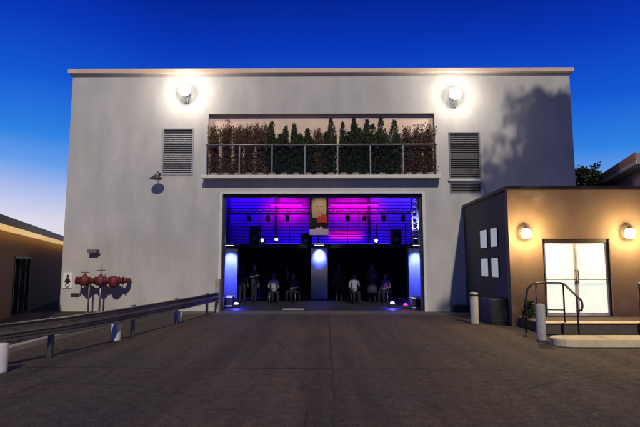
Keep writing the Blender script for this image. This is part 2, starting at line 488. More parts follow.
# louvred windows
def louvre(w, m, n, sill):
    x0, x1, z0, z1 = w
    f = MB()
    t = .05
    f.box(x0 + .002, x0 + t, FY - .018, FY + .12, z0 + .002, z1 - .002)
    f.box(x1 - t, x1 - .002, FY - .018, FY + .12, z0 + .002, z1 - .002)
    f.box(x0 + t + .001, x1 - t - .001, FY - .016, FY + .12, z1 - t, z1 - .002)
    f.box(x0 + t + .001, x1 - t - .001, FY - .016, FY + .12, z0 + .002, z0 + t)
    fr = hp(f, 'louvre_window', m)
    s = MB()
    hh = (z1 - z0 - 2 * t) / n
    for i in range(n):
        z = z0 + t + hh * i
        s.prism([(.02, z + hh * .18), (.03, z), (.11, z + hh * 1.02), (.095, z + hh * 1.06)], x0 + t + .002, x1 - t - .002, 'x')
    o = s.build('louvre_slats', m, fr); 
    c = MB().box(x0 + .004, x1 - .004, .16, .2, z0 + .004, z1 - .004).build('backing', M['void'], fr)
    if sill:
        MB().box(x0 - .05, x1 + .05, -.09, -.02, z0 - .07, z0 + .001, .008).build('sill', M['ledge'], fr)
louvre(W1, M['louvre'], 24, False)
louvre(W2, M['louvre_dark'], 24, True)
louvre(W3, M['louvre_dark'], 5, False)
# door surround and tracks
ds = MB()
ds.box(DX0 - .10, DX0 - .002, FY - .03, FY - .003, 0, DZ + .08)
ds.box(DX1 + .002, DX1 + .10, FY - .03, FY - .003, 0, DZ + .08)
ds.box(DX0 - .001, DX1 + .001, FY - .03, FY - .003, DZ + .002, DZ + .08)
hp(ds, 'door_surround', M['ledge'])
for x in (DX0 + .05, DX1 - .05):
    hp(MB().box(x - .04, x + .04, FY + .12, FY + .24, .003, DZ - .10), 'door_track', M['black'])
dr = MB().lathe([(.24, DX0 + .06), (.24, DX1 - .06)], (0, FY + .62, DZ + .18), 24, 'x')
hp(dr, 'rolled_door', M['grey_metal'])
hp(MB().box(DX0 + .02, DX1 - .02, FY + .10, FY + .26, DZ - .10, DZ - .02), 'door_bottom_bar', M['doorframe'])
# ---- inside
MZ, MY = 2.72, 24.0
hp(MB().quad((HX0 + .352, FY + .354, .002), (HX1 - .352, FY + .354, .002), (HX1 - .352, YB - .354, .002), (HX0 + .352, YB - .354, .002)), 'hall_floor', M['hall_floor'])
hp(MB().box(HX0 + .36, HX1 - .36, MY, 31.5, MZ - .22, MZ, .01), 'mezzanine_slab', M['hall_dark'])
mw = MB()
z = MZ + .003
while z < 7.5:
    mw.prism([(31.2, z), (31.0, z + .02), (30.997, z + .10), (31.0, z + .18), (31.2, z + .20)], HX0 + .36, HX1 - .36, 'x')
    z += .203
hp(mw, 'mezzanine_wall', M['hall_wall'])
for x in (-6.2, -3.1, 2.9, 6.0):
    hp(MB().box(x - .08, x + .08, 30.75, 30.96, MZ + .003, 7.6), 'steel_column', M['hall_dark'])
for y in (20.0, 22.6, 25.2, 27.9):
    hp(MB().box(HX0 + .36, HX1 - .36, y - .08, y + .08, 7.2, 7.615), 'ceiling_beam', M['hall_dark'])
hp(MB().box(HX0 + .36, HX1 - .36, FY + .9, 30.9, 7.62, 7.7), 'hall_ceiling', M['hall_dark'])
# curtains under the slab: pleated
ct = MB()
def pleat(x0, x1, y, z0, z1, step=.16):
    n = int((x1 - x0) / step * 4)
    prev = None
    for i in range(n + 1):
        x = x0 + (x1 - x0) * i / n
        yy = y + .05 * math.sin(2 * math.pi * i / 4) + .015 * math.sin(i * 1.7)
        a = ct.bm.verts.new((x, yy, z0)); b = ct.bm.verts.new((x, yy, z1))
        if prev:
            f = ct.bm.faces.new((prev[0], a, b, prev[1])); f.smooth = True
        prev = (a, b)
pleat(-9.1, 8.85, 25.4, .02, MZ - .23)
hp(ct, 'stage_curtain', M['curtain'])
# mezzanine rail
mr_ = MB()
for z in (MZ + .38, MZ + .70, MZ + 1.02):
    mr_.tube([(HX0 + .4, MY + .12, z), (HX1 - .4, MY + .12, z)], .018, 8)
for i in range(13):
    x = HX0 + .5 + i * 1.46
    mr_.tube([(x, MY + .12, MZ + .003), (x, MY + .12, MZ + 1.02)], .022, 8)
hp(mr_, 'mezzanine_rail', M['black'])
for x, pw in ((-4.66, .34), (-.24, .42), (4.56, .36)):
    hp(MB().box(x - pw, x + pw, MY + .05, MY + .5, .003, MZ - .223, .02), 'pillar', M['pillar'])

# ---- stage lights (real lamps hung in the hall)
def tube_light(label, x0, x1, y, z, m, col, e, aim, spread=180):
    o = empty('light_tube', label, 'stage light', ((x0 + x1) / 2, y, z), 'coloured light tubes in the hall')
    h = (x1 - x0) / 2
    MB().tube([(-h, 0, 0), (h, 0, 0)], .035, 10).build('lit_tube', m, o)
    b = MB(); b.box(-h, h, -.03, .03, .045, .10)
    for s in (-h * .8, h * .8): b.tube([(s, 0, .1), (s, 0, 7.62 - z)], .008, 6)
    b.build('housing', M['black'], o)
    lamp('tube_lamp', 'AREA', (0, .05, 0), e, col, o, aim, size=x1 - x0, size_y=.06).data.spread = R(spread)
    return o
tube_light('long magenta tube washing the upper back wall left of the portrait banner', -3.4, -1.4, 30.0, 5.45, M['magenta'], (1, .0, .88), 30, (0, 1, -.1), 118)
tube_light('long magenta tube washing the upper back wall right of the portrait banner', .4, 3.4, 30.0, 5.45, M['magenta'], (1, .0, .78), 36, (0, 1, -.1), 118)
tube_light('shorter magenta tube low on the mezzanine right of the portrait banner', .4, 2.4, 30.6, 3.55, M['magenta'], (1, .0, .66), 9, (0, 1, .1), 110)
tube_light('blue tube washing the left part of the upper back wall', -7.8, -3.4, 29.8, 6.6, M['bluetube'], (.025, .0, 1), 240, (0, 1, -.6))
tube_light('blue tube washing the right part of the upper back wall', 3.6, 7.8, 29.8, 6.6, M['bluetube'], (.05, .01, 1), 230, (0, 1, -.6))
tube_light('blue tube low on the mezzanine in the middle of the back wall', -3.6, 4.8, 29.4, 2.95, M['bluetube'], (.02, .0, 1), 150, (0, 1, .28))

def spot_fixture(label, loc, aim, col, e, cone=50, r=.09, group='white spotlights on the mezzanine edge'):
    o = empty('spotlight', label, 'spotlight', loc, group)
    d = Vector(aim).normalized()
    b = MB(); b.tube([(0, 0, 0) - d * .28 if False else Vector((0, 0, 0)) - d * .28, Vector((0, 0, 0))], [r * .7, r], 14).build('can', M['black'], o)
    MB().tube([d * .004, d * .016], r * .86, 14).build('lens', M['lampwhite'], o)
    MB().tube([(-r - .03, 0, -.02), (-r - .03, 0, -.16), (r + .03, 0, -.16), (r + .03, 0, -.02)], .012, 6).build('yoke', M['black'], o)
    lamp('spot_lamp', 'SPOT', d * .03, e, col, o, d, size=r, cone=cone)
    return o
spot_fixture('small white spotlight on the mezzanine edge nearest the left jamb', (-3.08, MY - .12, MZ + .18), (-.25, -1, -.1), (.5, .5, 1), 12)
spot_fixture('small white spotlight on the mezzanine edge midway to the banner', (-2.38, MY - .12, MZ + .22), (.1, -1, .05), (.5, .5, 1), 12)
spot_fixture('small white spotlight on the mezzanine edge right of the banner', (2.58, MY - .12, MZ + .16), (.1, -1, -.1), (.5, .5, 1), 12)
# pillar washers: a bar on the slab edge in front of each pillar
for x, lab, e in ((-4.66, 'light bar over the pillar beside the left jamb', 42), (-.24, 'white light bar over the middle pillar under the banner', 42), (4.56, 'light bar over the pillar beside the right jamb', 42)):
    o = empty('light_bar', lab, 'stage light', (x, MY - .55, MZ - .1), 'light bars washing the pillars')
    MB().box(-.24, .24, -.05, .05, 0, .10, .01).build('housing', M['white'], o)
    MB().box(-.22, .22, -.035, .035, -.012, -.002).build('lens', M['lampwhite'], o)
    MB().box(-.03, .03, .052, .58, .03, .07).build('bracket', M['black'], o)
    lamp('bar_lamp', 'SPOT', (0, 0, -.04), e * 22, (.065, .09, 1), o, (0, .6, -.45) if abs(x) < 1 else (0, .62, -1), size=.05, cone=54 if abs(x) < 1 else 70, blend=.95)
# ladder truss at the right of the mezzanine with a light on it
tw = empty('truss_tower', 'narrow upright truss tower lit bluish white on the right of the mezzanine', 'truss', (4.66, MY + .6, MZ))
t_ = MB()
for sx_ in (-.15, .15):
    for sy_ in (-.15, .15):
        t_.tube([(sx_, sy_, .003), (sx_, sy_, 2.6)], .028, 8)
for i in range(9):
    z = .15 + i * .29
    t_.tube([(-.15, -.15, z), (.15, -.15, z + .2)], .014, 6); t_.tube([(.15, .15, z), (-.15, .15, z + .2)], .014, 6)
    t_.tube([(-.15, -.15, z), (-.15, .15, z + .2)], .014, 6); t_.tube([(.15, -.15, z + .2), (.15, .15, z)], .014, 6)
t_.build('lattice', M['white'], tw)
MB().box(-.2, .2, -.2, .2, 2.602, 2.63).build('top_plate', M['white'], tw)
spot_fixture('white spotlight shining up the truss tower from its foot', (4.55, MY - .1, MZ + .22), (.15, .6, 1.2), (.4, .45, 1), 420, 50)
# lighting truss across the upper hall with hanging cans
lt = empty('lighting_truss', 'long dark horizontal lighting truss hung across the upper hall behind the banner', 'truss', (0, 27.2, 4.62))
b = MB()
for yy, zz in ((-.16, 0), (.16, 0), (0, .28)):
    b.tube([(-8.4, yy, zz), (8.4, yy, zz)], .026, 8)
for i in range(42):
    x = -8.4 + i * .4
    b.tube([(x, -.16, 0), (x + .2, 0, .28), (x + .4, -.16, 0)], .011, 5)
    b.tube([(x, .16, 0), (x + .2, 0, .28), (x + .4, .16, 0)], .011, 5)
b.build('lattice', M['black'], lt)
for x in (-5, 0, 5):
    MB().tube([(x, 0, .28), (x, 0, 3.0)], .008, 6).build('hanger', M['black'], lt)
can = None
names = ['second', 'third', 'fourth', 'fifth', 'sixth', 'seventh']
for i, x in enumerate((-4.3, -3.2, -2.1, 1.35, 2.3, 3.4, 4.5)):
    lab = 'black par can hanging from the lighting truss, ' + ('nearest the left jamb' if i == 0 else names[i - 1] + ' from the left')
    if can is None:
        can = empty('par_can', lab, 'stage light', (x, 27.2, 4.58), 'par cans on the lighting truss')
        MB().tube([(0, -.02, -.10), (0, .10, -.32), (0, .13, -.40)], [.085, .12, .125], 16).build('can', M['black'], can)
        MB().tube([(-.13, .05, -.2), (-.13, 0, -.02), (.13, 0, -.02), (.13, .05, -.2)], .012, 6).build('yoke', M['black'], can)
    else:
        dup(can, (x, 27.2, 4.58), label=lab)
def speaker(x, y, w, h, label):
    o = empty('loudspeaker', label, 'loudspeaker', (x, y, MZ + .003), 'loudspeakers on the mezzanine')
    MB().box(-w / 2, w / 2, -.25, .25, 0, h, .015).build('cabinet', M['black'], o)
    MB().box(-w / 2 + .03, w / 2 - .03, -.262, -.252, .03, h - .03).build('front_cloth', M['slate'], o)
    MB().lathe([(.12, -.275), (.14, -.263)], (0, 0, h * .35), 18, 'y').build('cone', M['grey_metal'], o)
speaker(-3.6, 24.9, .5, .95, 'tall black loudspeaker on the mezzanine nearest the left jamb')
speaker(3.75, 25.2, .55, .8, 'squat black loudspeaker on the mezzanine beside the truss tower')
speaker(-.95, 25.6, .6, .6, 'small black loudspeaker on the mezzanine left of the banner')
# portrait banner
bn = empty('portrait_banner', 'dark hanging banner with a portrait in ochre and red over a pale band', 'banner', (-.25, MY - .65, 2.95))
cl = MB()
nn = 14
for i in range(nn):
    a, b = -.46 + .92 * i / nn, -.46 + .92 * (i + 1) / nn
    ya, yb = .02 * math.sin(i * .8), .02 * math.sin((i + 1) * .8)
    cl.quad((a, ya, .15), (b, yb, .15), (b, yb, 2.05), (a, ya, 2.05))
bmesh.ops.remove_doubles(cl.bm, verts=cl.bm.verts, dist=1e-4)
cl.build('cloth', M['cloth_black'], bn)
MB().tube([(-.5, 0, 2.07), (.5, 0, 2.07)], .02, 8).tube([(-.4, 0, 2.08), (-.4, 0, 7.6 - 2.95)], .006, 6).tube([(.4, 0, 2.08), (.4, 0, 7.6 - 2.95)], .006, 6).build('hanging_pole', M['black'], bn)
def flat(poly, y, m, name):
    b = MB(); b.bm.faces.new([b.bm.verts.new((u, y, v)) for u, v in poly]); b.build(name, m, bn)
def oval(cx, cz, rx, rz, n=24): return [(cx + rx * math.cos(2 * math.pi * k / n), cz + rz * math.sin(2 * math.pi * k / n)) for k in range(n)]
flat([(-.36, 1.98), (-.36, 1.3), (-.30, 1.0), (.30, 1.0), (.36, 1.3), (.36, 1.98)], -.030, M['ochre'], 'backdrop_print')
flat(oval(0, 1.52, .24, .33), -.036, M['face'], 'face_print')
flat([(-.10, .78), (.40, .78), (.40, 1.05), (.22, 1.22), (.08, 1.12), (-.06, 1.06)], -.034, M['red_print'], 'garment_print')
flat([(-.14, 1.58), (-.05, 1.60), (-.05, 1.56), (-.14, 1.55)], -.040, M['inkblack'], 'eye_print')
flat([(.05, 1.60), (.14, 1.58), (.14, 1.55), (.05, 1.56)], -.040, M['inkblack'], 'eye_print')
flat([(-.08, 1.36), (.08, 1.36), (.05, 1.32), (-.05, 1.32)], -.040, M['red_print'], 'mouth_print')
flat([(-.46, .17), (.46, .17), (.46, .48), (.2, .48), (.1, .6), (0, .5), (-.1, .56), (-.2, .47), (-.46, .44)], -.030, M['pink_print'], 'pale_band')
spot_fixture('warm white spotlight low on the mezzanine edge facing the portrait banner', (-.2, MY - 2.9, 6.4), (0, .62, -.95) if False else (0, 2.2, -2.4), (1, .9, .75), 260, 32, group='spotlights hung from the hall ceiling')['label'] = 'white spotlight hung high in front of the portrait banner'

# uplights and cases on the floor inside
def uplight(label, x, y, m, col, e):
    o = empty('floor_uplight', label, 'floor light', (x, y, .004), 'floor lights inside the doorway')
    MB().box(-.13, .13, -.10, .10, 0, .14, .02).build('body', M['black'], o)
    MB().lathe([(.075, .142), (.085, .17), (.06, .20), (.02, .215)], (0, 0, 0), 14).build('dome_lens', m, o)
    lamp('uplight_lamp', 'POINT', (0, 0, .32), e, col, o, size=.06)
uplight('bluish white floor light just inside the left jamb', -3.42, 18.9, M['lampwhite'], (.04, .04, 1), 40)
uplight('bluish white floor light left of the case at the right jamb', 2.70, 19.3, M['lampwhite'], (.06, .04, 1), 30)
uplight('magenta floor light in front of the case at the right jamb', 3.06, 18.35, M['magenta'], (1, .05, .6), 2.5)
def road_case(label, x, y, w):
    o = empty('road_case', label, 'equipment case', (x, y, .004), 'road cases beside the jambs')
    MB().box(-w / 2, w / 2, -.28, .28, .06, .40, .01).build('body', M['black'], o)
    for z in (.06, .40):
        for yy in (-.285, .285):
            MB().box(-w / 2 - .006, w / 2 + .006, yy - .012, yy + .012, z - .012, z + .02).build('edging', M['white'], o)
    MB().box(-w / 2 + .03, w / 2 - .03, -.26, .26, .402, .44, .006).build('lid', M['white'], o)
    for sx_ in (-1, 1):
        for sy_ in (-1, 1):
            MB().lathe([(.03, -.015), (.03, .015)], (sx_ * (w / 2 - .07), sy_ * .2, .03), 10, 'x').build('caster', M['black'], o)
road_case('low black road case with pale lid against the left jamb', -3.98, 19.3, .75)
road_case('low black road case with pale lid against the right jamb', 3.70, 18.55, .8)
sp_ = MB().box(-1.55, -.75, 18.05, 18.20, .004, .035, .008)
tag(sp_.build('cable_cover', M['bollard'], shift=(-1.15, 18.1, .004)), 'pale flat cable cover lying across the hall floor behind the threshold', 'cable cover')

# ================================================================== PEOPLE
FINGERS = [(-.035, .075), (-.012, .09), (.012, .085), (.033, .068)]
def person(loc, rz, label, top, bottom, sitting=False, arms=('down', 'down'), hair_long=False, dress=False):
    root = empty('person', label, 'person', loc, 'people inside the hall', rz)
    V = []; E = []; RR = []; T = []
    def v(p, r, t, parent=None):
        V.append(Vector(p)); RR.append(r); T.append(t)
        if parent is not None: E.append((parent, len(V) - 1))
        return len(V) - 1
    hip = .50 if sitting else .93
    P0 = v((0, 0, hip), (.15, .11), 'bot')
    sp = v((0, .01, hip + .14), (.135, .10), 'top', P0)
    ch = v((0, .0, hip + .33), (.16, .115), 'top', sp)
    sh = v((0, .0, hip + .47), (.12, .085), 'top', ch)
    nk = v((0, -.01, hip + .545), (.052, .055), 'skin', sh)
    h1 = v((0, -.03, hip + .63), (.066, .078), 'skin', nk)
    h2 = v((0, -.025, hip + .70), (.078, .095), 'skin', h1)
    h3 = v((0, -.015, hip + .775), (.055, .07), 'skin', h2)
    for s, arm in ((-1, arms[0]), (1, arms[1])):
        a = v((s * .17, 0, hip + .45), (.06, .06), 'top', sh)
        if arm == 'down':
            el, wr, d = (s * .23, .02, hip + .17), (s * .235, -.05, hip - .06), Vector((0, -.25, -1))
        elif arm == 'hold':
            el, wr, d = (s * .225, .03, hip + .18), (s * .15, -.21, hip + .27), Vector((-s * .3, -1, .25))
        elif arm == 'lap':
            el, wr, d = (s * .23, .03, hip + .18), (s * .12, -.22, hip + .13), Vector((-s * .4, -1, -.1))
        else:
            el, wr, d = (s * .30, -.05, hip + .52), (s * .22, -.12, hip + .76), Vector((-s * .1, -.2, 1))
        e1 = v(el, (.045, .045), 'top', a)
        w1 = v(wr, (.03, .027), 'skin', e1)
        d.normalize()
        side = d.cross(Vector((s, 0, .3))).normalized()
        pm = v(Vector(wr) + d * .075, (.038, .018), 'skin', w1)
        cur = d.cross(side) * s * .5
        for off, ln in FINGERS:
            k1 = v(Vector(wr) + d * .105 + side * off, (.0095, .0095), 'skin', pm)
            k2 = v(Vector(wr) + d * (.105 + ln * .55) + side * off * 1.15 + cur * .015, (.0085, .0085), 'skin', k1)
            v(Vector(wr) + d * (.105 + ln) + side * off * 1.15 + cur * .045, (.007, .007), 'skin', k2)
        t1 = v(Vector(wr) + d * .045 + side * .045, (.011, .011), 'skin', w1)
        v(Vector(wr) + d * .095 + side * .072 + cur * .02, (.009, .009), 'skin', t1)
    for s in (-1, 1):
        th = v((s * .09, 0, hip - .06), (.092, .095), 'bot', P0)
        if sitting:
            kn = v((s * .11, -.42, .50), (.066, .066), 'bot', th)
            an = v((s * .115, -.40, .09), (.042, .045), 'bot', kn)
        else:
            kn = v((s * .10, -.02, .50), (.062, .064), 'bot', th)
            an = v((s * .11, .02, .09), (.040, .045), 'bot', kn)
        ax, ay = V[an].x, V[an].y
        he = v((ax, ay + .03, .045), (.04, .04), 'shoe', an)
        v((ax + s * .02, ay - .17, .032), (.042, .028), 'shoe', he)
    me = bpy.data.meshes.new('body_skeleton')
    me.from_pydata([tuple(p) for p in V], E, [])
    tmp = bpy.data.objects.new('body_tmp', me); COL.objects.link(tmp)
    md = tmp.modifiers.new('Skin', 'SKIN'); md.use_smooth_shade = True
    for i, sv in enumerate(me.skin_vertices[0].data):
        sv.radius = RR[i]; sv.use_root = (i == 0)
    ss = tmp.modifiers.new('Sub', 'SUBSURF'); ss.levels = 1; ss.render_levels = 1
    dg = bpy.context.evaluated_depsgraph_get()
    bme = bpy.data.meshes.new_from_object(tmp.evaluated_get(dg))
    bpy.data.objects.remove(tmp)
    slots = {'skin': 0, 'top': 1, 'bot': 2, 'shoe': 3}
    bme.materials.clear()
    for m in (M['skin'], top, bottom, M['inkblack']): bme.materials.append(m)
    segs = [(V[a], V[b], T[b]) for a, b in E]
    for p in bme.polygons:
        p.use_smooth = True
        c = p.center
        best, bt = 9, 'top'
        for a, b, t in segs:
            ab = b - a; L2 = ab.length_squared
            q = a + ab * max(0, min(1, (c - a).dot(ab) / L2)) if L2 else a
            dd = (c - q).length
            if dd < best: best, bt = dd, t
        p.material_index = slots[bt]
    bme.name = 'body'
    o = bpy.data.objects.new('body', bme); COL.objects.link(o); o.parent = root
    hz = hip + .705
    # hair cap following the back and crown of the skull
    hb_ = MB()
    bmesh.ops.create_uvsphere(hb_.bm, u_segments=18, v_segments=12, radius=1, matrix=Matrix.Translation((0, .0, hz + .015)) @ Matrix.Diagonal((.094, .112, .118, 1)))
    kill = [f for f in hb_.bm.faces if f.calc_center_median().y < -.055 and f.calc_center_median().z < hz + .055 or (f.calc_center_median().z < hz - .05 and f.calc_center_median().y < .02)]
    bmesh.ops.delete(hb_.bm, geom=kill, context='FACES')
    for f in hb_.bm.faces: f.smooth = True
    if hair_long:
        hb_.lathe([(.07, hz - .28), (.095, hz - .15), (.09, hz - .02)], (0, .05, 0), 12)
    hb_.build('hair', M['hair'], o)
    # face: nose, eyes, mouth, ears
    fc = MB()
    fc.prism([(-.125, hz - .03), (-.148, hz - .035), (-.118, hz + .02)], -.012, .012, 'x')
    fc.build('nose', M['skin'], o)
    for s in (-1, 1):
        MB().lathe([(.01, -.018), (.02, -.01), (.022, .012), (.012, .02)], (s * .085, -.02, hz - .01), 8, 'x').build('ear', M['skin'], o)
        ey = MB()
        bmesh.ops.create_uvsphere(ey.bm, u_segments=8, v_segments=6, radius=.012, matrix=Matrix.Translation((s * .032, -.112, hz + .008)))
        ey.build('eye', M['inkblack'], o)
    MB().box(-.024, .024, -.113, -.104, hz - .066, hz - .056).build('mouth', M['red_print'], o)
    if dress:
        sk = MB().lathe([(.26, .42), (.22, .65), (.17, hip), (.15, hip + .08)], (0, 0, 0), 20)
        sk.build('skirt', top, o)
    return root
def chair(loc, rz, label):
    o = empty('banquet_chair', label, 'chair', loc, 'chairs inside the hall', rz)
    MB().box(-.22, .22, -.22, .2, .42, .465, .015).build('seat', M['cloth_black'], o)
    MB().prism([(.185, .52), (.225, .52), (.275, .92), (.245, .92)], -.21, .21, 'x').build('backrest', M['cloth_black'], o)
    for s in (-1, 1):
        MB().tube([(s * .2, -.2, .42), (s * .21, -.22, 0)], .013, 8).build('leg', M['grey_metal'], o)
        MB().tube([(s * .2, .24, .90), (s * .2, .19, .44), (s * .21, .24, 0)], .013, 8).build('leg', M['grey_metal'], o)
    return o
fz = .003
person((-3.65, 21.6, fz), R(160), 'standing person in black seen from behind at far left of the dark hall', M['cloth_black'], M['cloth_black'], hair_long=True)
person((-3.09, 21.3, fz), R(60), 'standing person in grey jacket turned to the right, left of the seated white shirt', M['cloth_grey'], M['cloth_black'], arms=('hold', 'down'))
chair((-2.25, 21.6, fz), R(15), 'black chair under the person in white left of the middle pillar')
person((-2.25, 21.6, fz), R(15), 'seated person in a white shirt with both hands in lap, left of the middle pillar', M['cloth_white'], M['cloth_black'], True, ('lap', 'lap'))
chair((-1.39, 21.9, fz), R(-25), 'black chair under the person in grey beside the middle pillar')
person((-1.39, 21.9, fz), R(-25), 'seated person in grey with one raised arm beside the middle pillar', M['cloth_grey'], M['cloth_black'], True, ('up', 'lap'))
person((0.68, 22.2, fz), R(190), 'standing person in black seen from behind just right of the middle pillar', M['cloth_black'], M['cloth_black'])
chair((1.33, 21.4, fz), R(10), 'black chair under the person in white right of the middle pillar')
person((1.33, 21.4, fz), R(10), 'seated person in a white top with long hair, right of the middle pillar', M['cloth_white'], M['cloth_black'], True, ('lap', 'hold'), True)
person((2.15, 21.8, fz), R(-20), 'standing person in a flared grey dress in the right of the dark hall', M['cloth_grey'], M['cloth_black'], arms=('hold', 'hold'), hair_long=True, dress=True)
chair((2.73, 21.6, fz), R(-35), 'black chair under the person in plum at the right of the hall')
person((2.73, 21.6, fz), R(-35), 'seated person in a plum top at the right of the dark hall', M['cloth_plum'], M['cloth_black'], True, ('lap', 'lap'))

# ================================================================== BALCONY PLANTS
G_con = 'dark green columnar evergreens in the balcony recess'
G_dry = 'dry brown shrubs in the balcony recess'
def pot(parent, r=.15, h=.12):
    MB().lathe([(r * .75, 0), (r, h), (r * .86, h), (r * .84, h - .03)], (0, 0, 0), 16).build('pot', M['kerb'], parent)
def conifer(x, h, r, label):
    o = empty('evergreen_shrub', label, 'evergreen shrub', (x, FY - .06, NZ0 + .006), G_con)
    pot(o)
    MB().tube([(0, 0, .25), (.01, 0, h * .6), (0, 0, h * .97)], [.025, .018, .005], 7).build('trunk', M['bark'], o)
    b = MB()
    lead = [(random.uniform(-.55, .55) * r, random.uniform(-.3, .3) * r, h * random.uniform(.62, .92), r * random.uniform(.38, .58)) for _ in range(random.choice((3, 4, 5)))]
    lead.append((random.uniform(-.2, .2) * r, 0, h, r * .5))
    for lx, ly, lh, lr in lead:
        wob = random.uniform(0, 6)
        for _ in range(int(1300 * lh / h)):
            t = random.random()
            z = .10 + (lh - .10) * t
            if math.sin(z * 11 + wob) * math.sin(z * 5.3 + wob * 2) > .55 and random.random() < .7: continue
            rr = lr * (1 - t ** 4) ** .9 * (.8 + .25 * math.sin(t * 8 + wob)) + .015
            a = random.uniform(0, 2 * math.pi)
            q = rr * math.sqrt(random.uniform(.1, 1.25))
            b.leaf((lx + .04 * math.sin(z * 3 + wob) + q * math.cos(a), ly + q * math.sin(a) * .8, z), random.uniform(.05, .13), Vector((math.cos(a) * .5, math.sin(a) * .5, 1)) + Vector([random.gauss(0, .3) for _ in range(3)]), 2.8)
    b.build('foliage', M['leaf_conifer'], o, flip=False)
def dry_shrub(x, h, r, label, mm='leaf_brown'):
    o = empty('dry_shrub', label, 'shrub', (x, FY - .06, NZ0 + .006), G_dry)
    pot(o)
    st = MB(); b = MB()
    for _ in range(11):
        a = random.uniform(0, 2 * math.pi); sp2 = random.uniform(.1, 1) * r
        top_ = Vector((sp2 * math.cos(a), sp2 * math.sin(a) * .7, h * random.uniform(.72, 1)))
        mid = Vector((top_.x * .35, top_.y * .35, h * .55))
        st.tube([(0, 0, .05), mid, top_], [.012, .008, .003], 5)
        for k in range(260):
            t = random.uniform(.02, 1)
            p = Vector((random.gauss(0, .12), 0, .08)).lerp(mid, t * 2) if t < .5 else mid.lerp(top_, t * 2 - 1)
            p = p + Vector((random.gauss(0, .065), random.gauss(0, .05), random.gauss(0, .05)))
            b.leaf(p, random.uniform(.06, .12), Vector((random.gauss(0, .6), random.gauss(0, .6), 1)), 3)
    st.build('stem', M['bark'], o); b.build('foliage', M[mm], o, flip=False)
dry = [(-4.05, 1.85, 0.246, 'dry brown shrub at the far left end of the balcony'), (-3.62, 2.10, 0.264, 'tall dry brown shrub second from the left end of the balcony'),
       (-3.20, 1.90, 0.255, 'lower dry brown shrub third from the left end of the balcony'), (-2.78, 2.12, 0.264, 'ragged tall dry brown shrub fourth from the left end of the balcony'),
       (-2.36, 1.98, .28, 'dry brown shrub on the left of the leftmost green evergreen'), (-.16, 1.80, 0.229, 'lone dry brown shrub between two green evergreens near the balcony middle'),
       (3.12, 1.85, .28, 'low dry brown shrub right of the green evergreens'), (3.50, 1.95, 0.238, 'dry brown shrub second from the far right end of the balcony'),
       (3.88, 2.08, 0.246, 'tall dry brown shrub at the far right end of the balcony')]
for x, h, r, lb in dry: dry_shrub(x, h, r, lb)
con = [(-1.92, 2.02, 0.299, 'leftmost green evergreen on the balcony, beside the dry shrubs'), (-1.48, 1.86, 0.299, 'second green evergreen from the left, slightly low, on the balcony'),
       (-1.02, 2.00, 0.299, 'third green evergreen from the left on the balcony'), (-.58, 1.76, 0.282, 'shortest green evergreen, on the left of the lone dry shrub near the balcony middle'),
       (.26, 2.16, .36, 'tall green evergreen directly right of the lone dry shrub'), (.72, 2.00, 0.317, 'slightly lower green evergreen between two tall ones right of the balcony middle'),
       (1.16, 2.18, 0.334, 'tall green evergreen in the middle of the right half of the balcony'), (1.64, 2.08, .38, 'third green evergreen from the right end of the evergreen row'),
       (2.12, 2.20, .40, 'tallest broad green evergreen, second from the right end of its row'), (2.62, 2.06, .38, 'rightmost green evergreen beside the low dry shrub')]
for x, h, r, lb in con: conifer(x, h, r, lb)

# ================================================================== FACADE FITTINGS
def floodlight(x, z, label):
    o = empty('floodlight', label, 'floodlight', (x, FY - .004, z), 'lit floodlights on the hall')
    MB().box(-.07, .07, -.03, 0, -.42, -.24, .006).build('wall_plate', M['grey_metal'], o)
    MB().tube([(0, -.03, -.33), (0, -.14, -.31), (0, -.16, -.16)], .016, 8).build('arm', M['grey_metal'], o)
    MB().prism([(-.10, -.14), (-.10, .12), (-.20, .17), (-.30, .10), (-.30, -.16)], -.15, .15, 'x').build('lamp_head', M['white'], o)
    MB().lathe([(.22, -.302), (.23, -.33), (.20, -.39), (.12, -.44), (.03, -.455)], (0, 0, 0), 24, 'y').build('dome_lens', M['floodlens'], o)  # lens swollen into a bright dome that stands in for the lamp's glare
    lamp('flood_lamp', 'POINT', (0, -.56, 0), 150, (1, .90, .78), o, size=.12)
floodlight(-5.18, 8.12, 'glaring white floodlight high above the left louvred window')
floodlight(4.85, 7.95, 'glaring white floodlight high above the right louvred window')
o = empty('wall_lamp', 'unlit black swan neck lamp beside the lower left corner of the left louvre', 'wall lamp', (-6.1, FY - .004, 4.86))
MB().lathe([(.05, -.02), (.05, 0)], (0, 0, .15), 12, 'y').build('wall_plate', M['black'], o)
MB().tube([(0, -.02, .15), (0, -.2, .2), (0, -.34, .12), (0, -.36, .05)], .014, 8).build('arm', M['black'], o)
MB().lathe([(.24, -.10), (.23, -.085), (.10, .02), (.04, .06)], (0, -.36, 0), 20).build('lamp_shade', M['black'], o)
o = empty('security_camera', 'small dark camera on the grey wall above the maroon pipes', 'camera', (-8.35, FY - .004, 2.16))
MB().box(-.05, .05, -.03, 0, -.05, .05, .005).build('wall_plate', M['black'], o)
MB().tube([(0, -.03, 0), (0, -.14, -.02)], .02, 8).build('arm', M['black'], o)
MB().box(-.20, .14, -.22, -.10, -.07, .06, .02).build('housing', M['louvre_dark'], o)
MB().lathe([(.045, 0), (.045, .06)], (.141, -.16, 0), 12, 'x').build('lens', M['inkblack'], o)
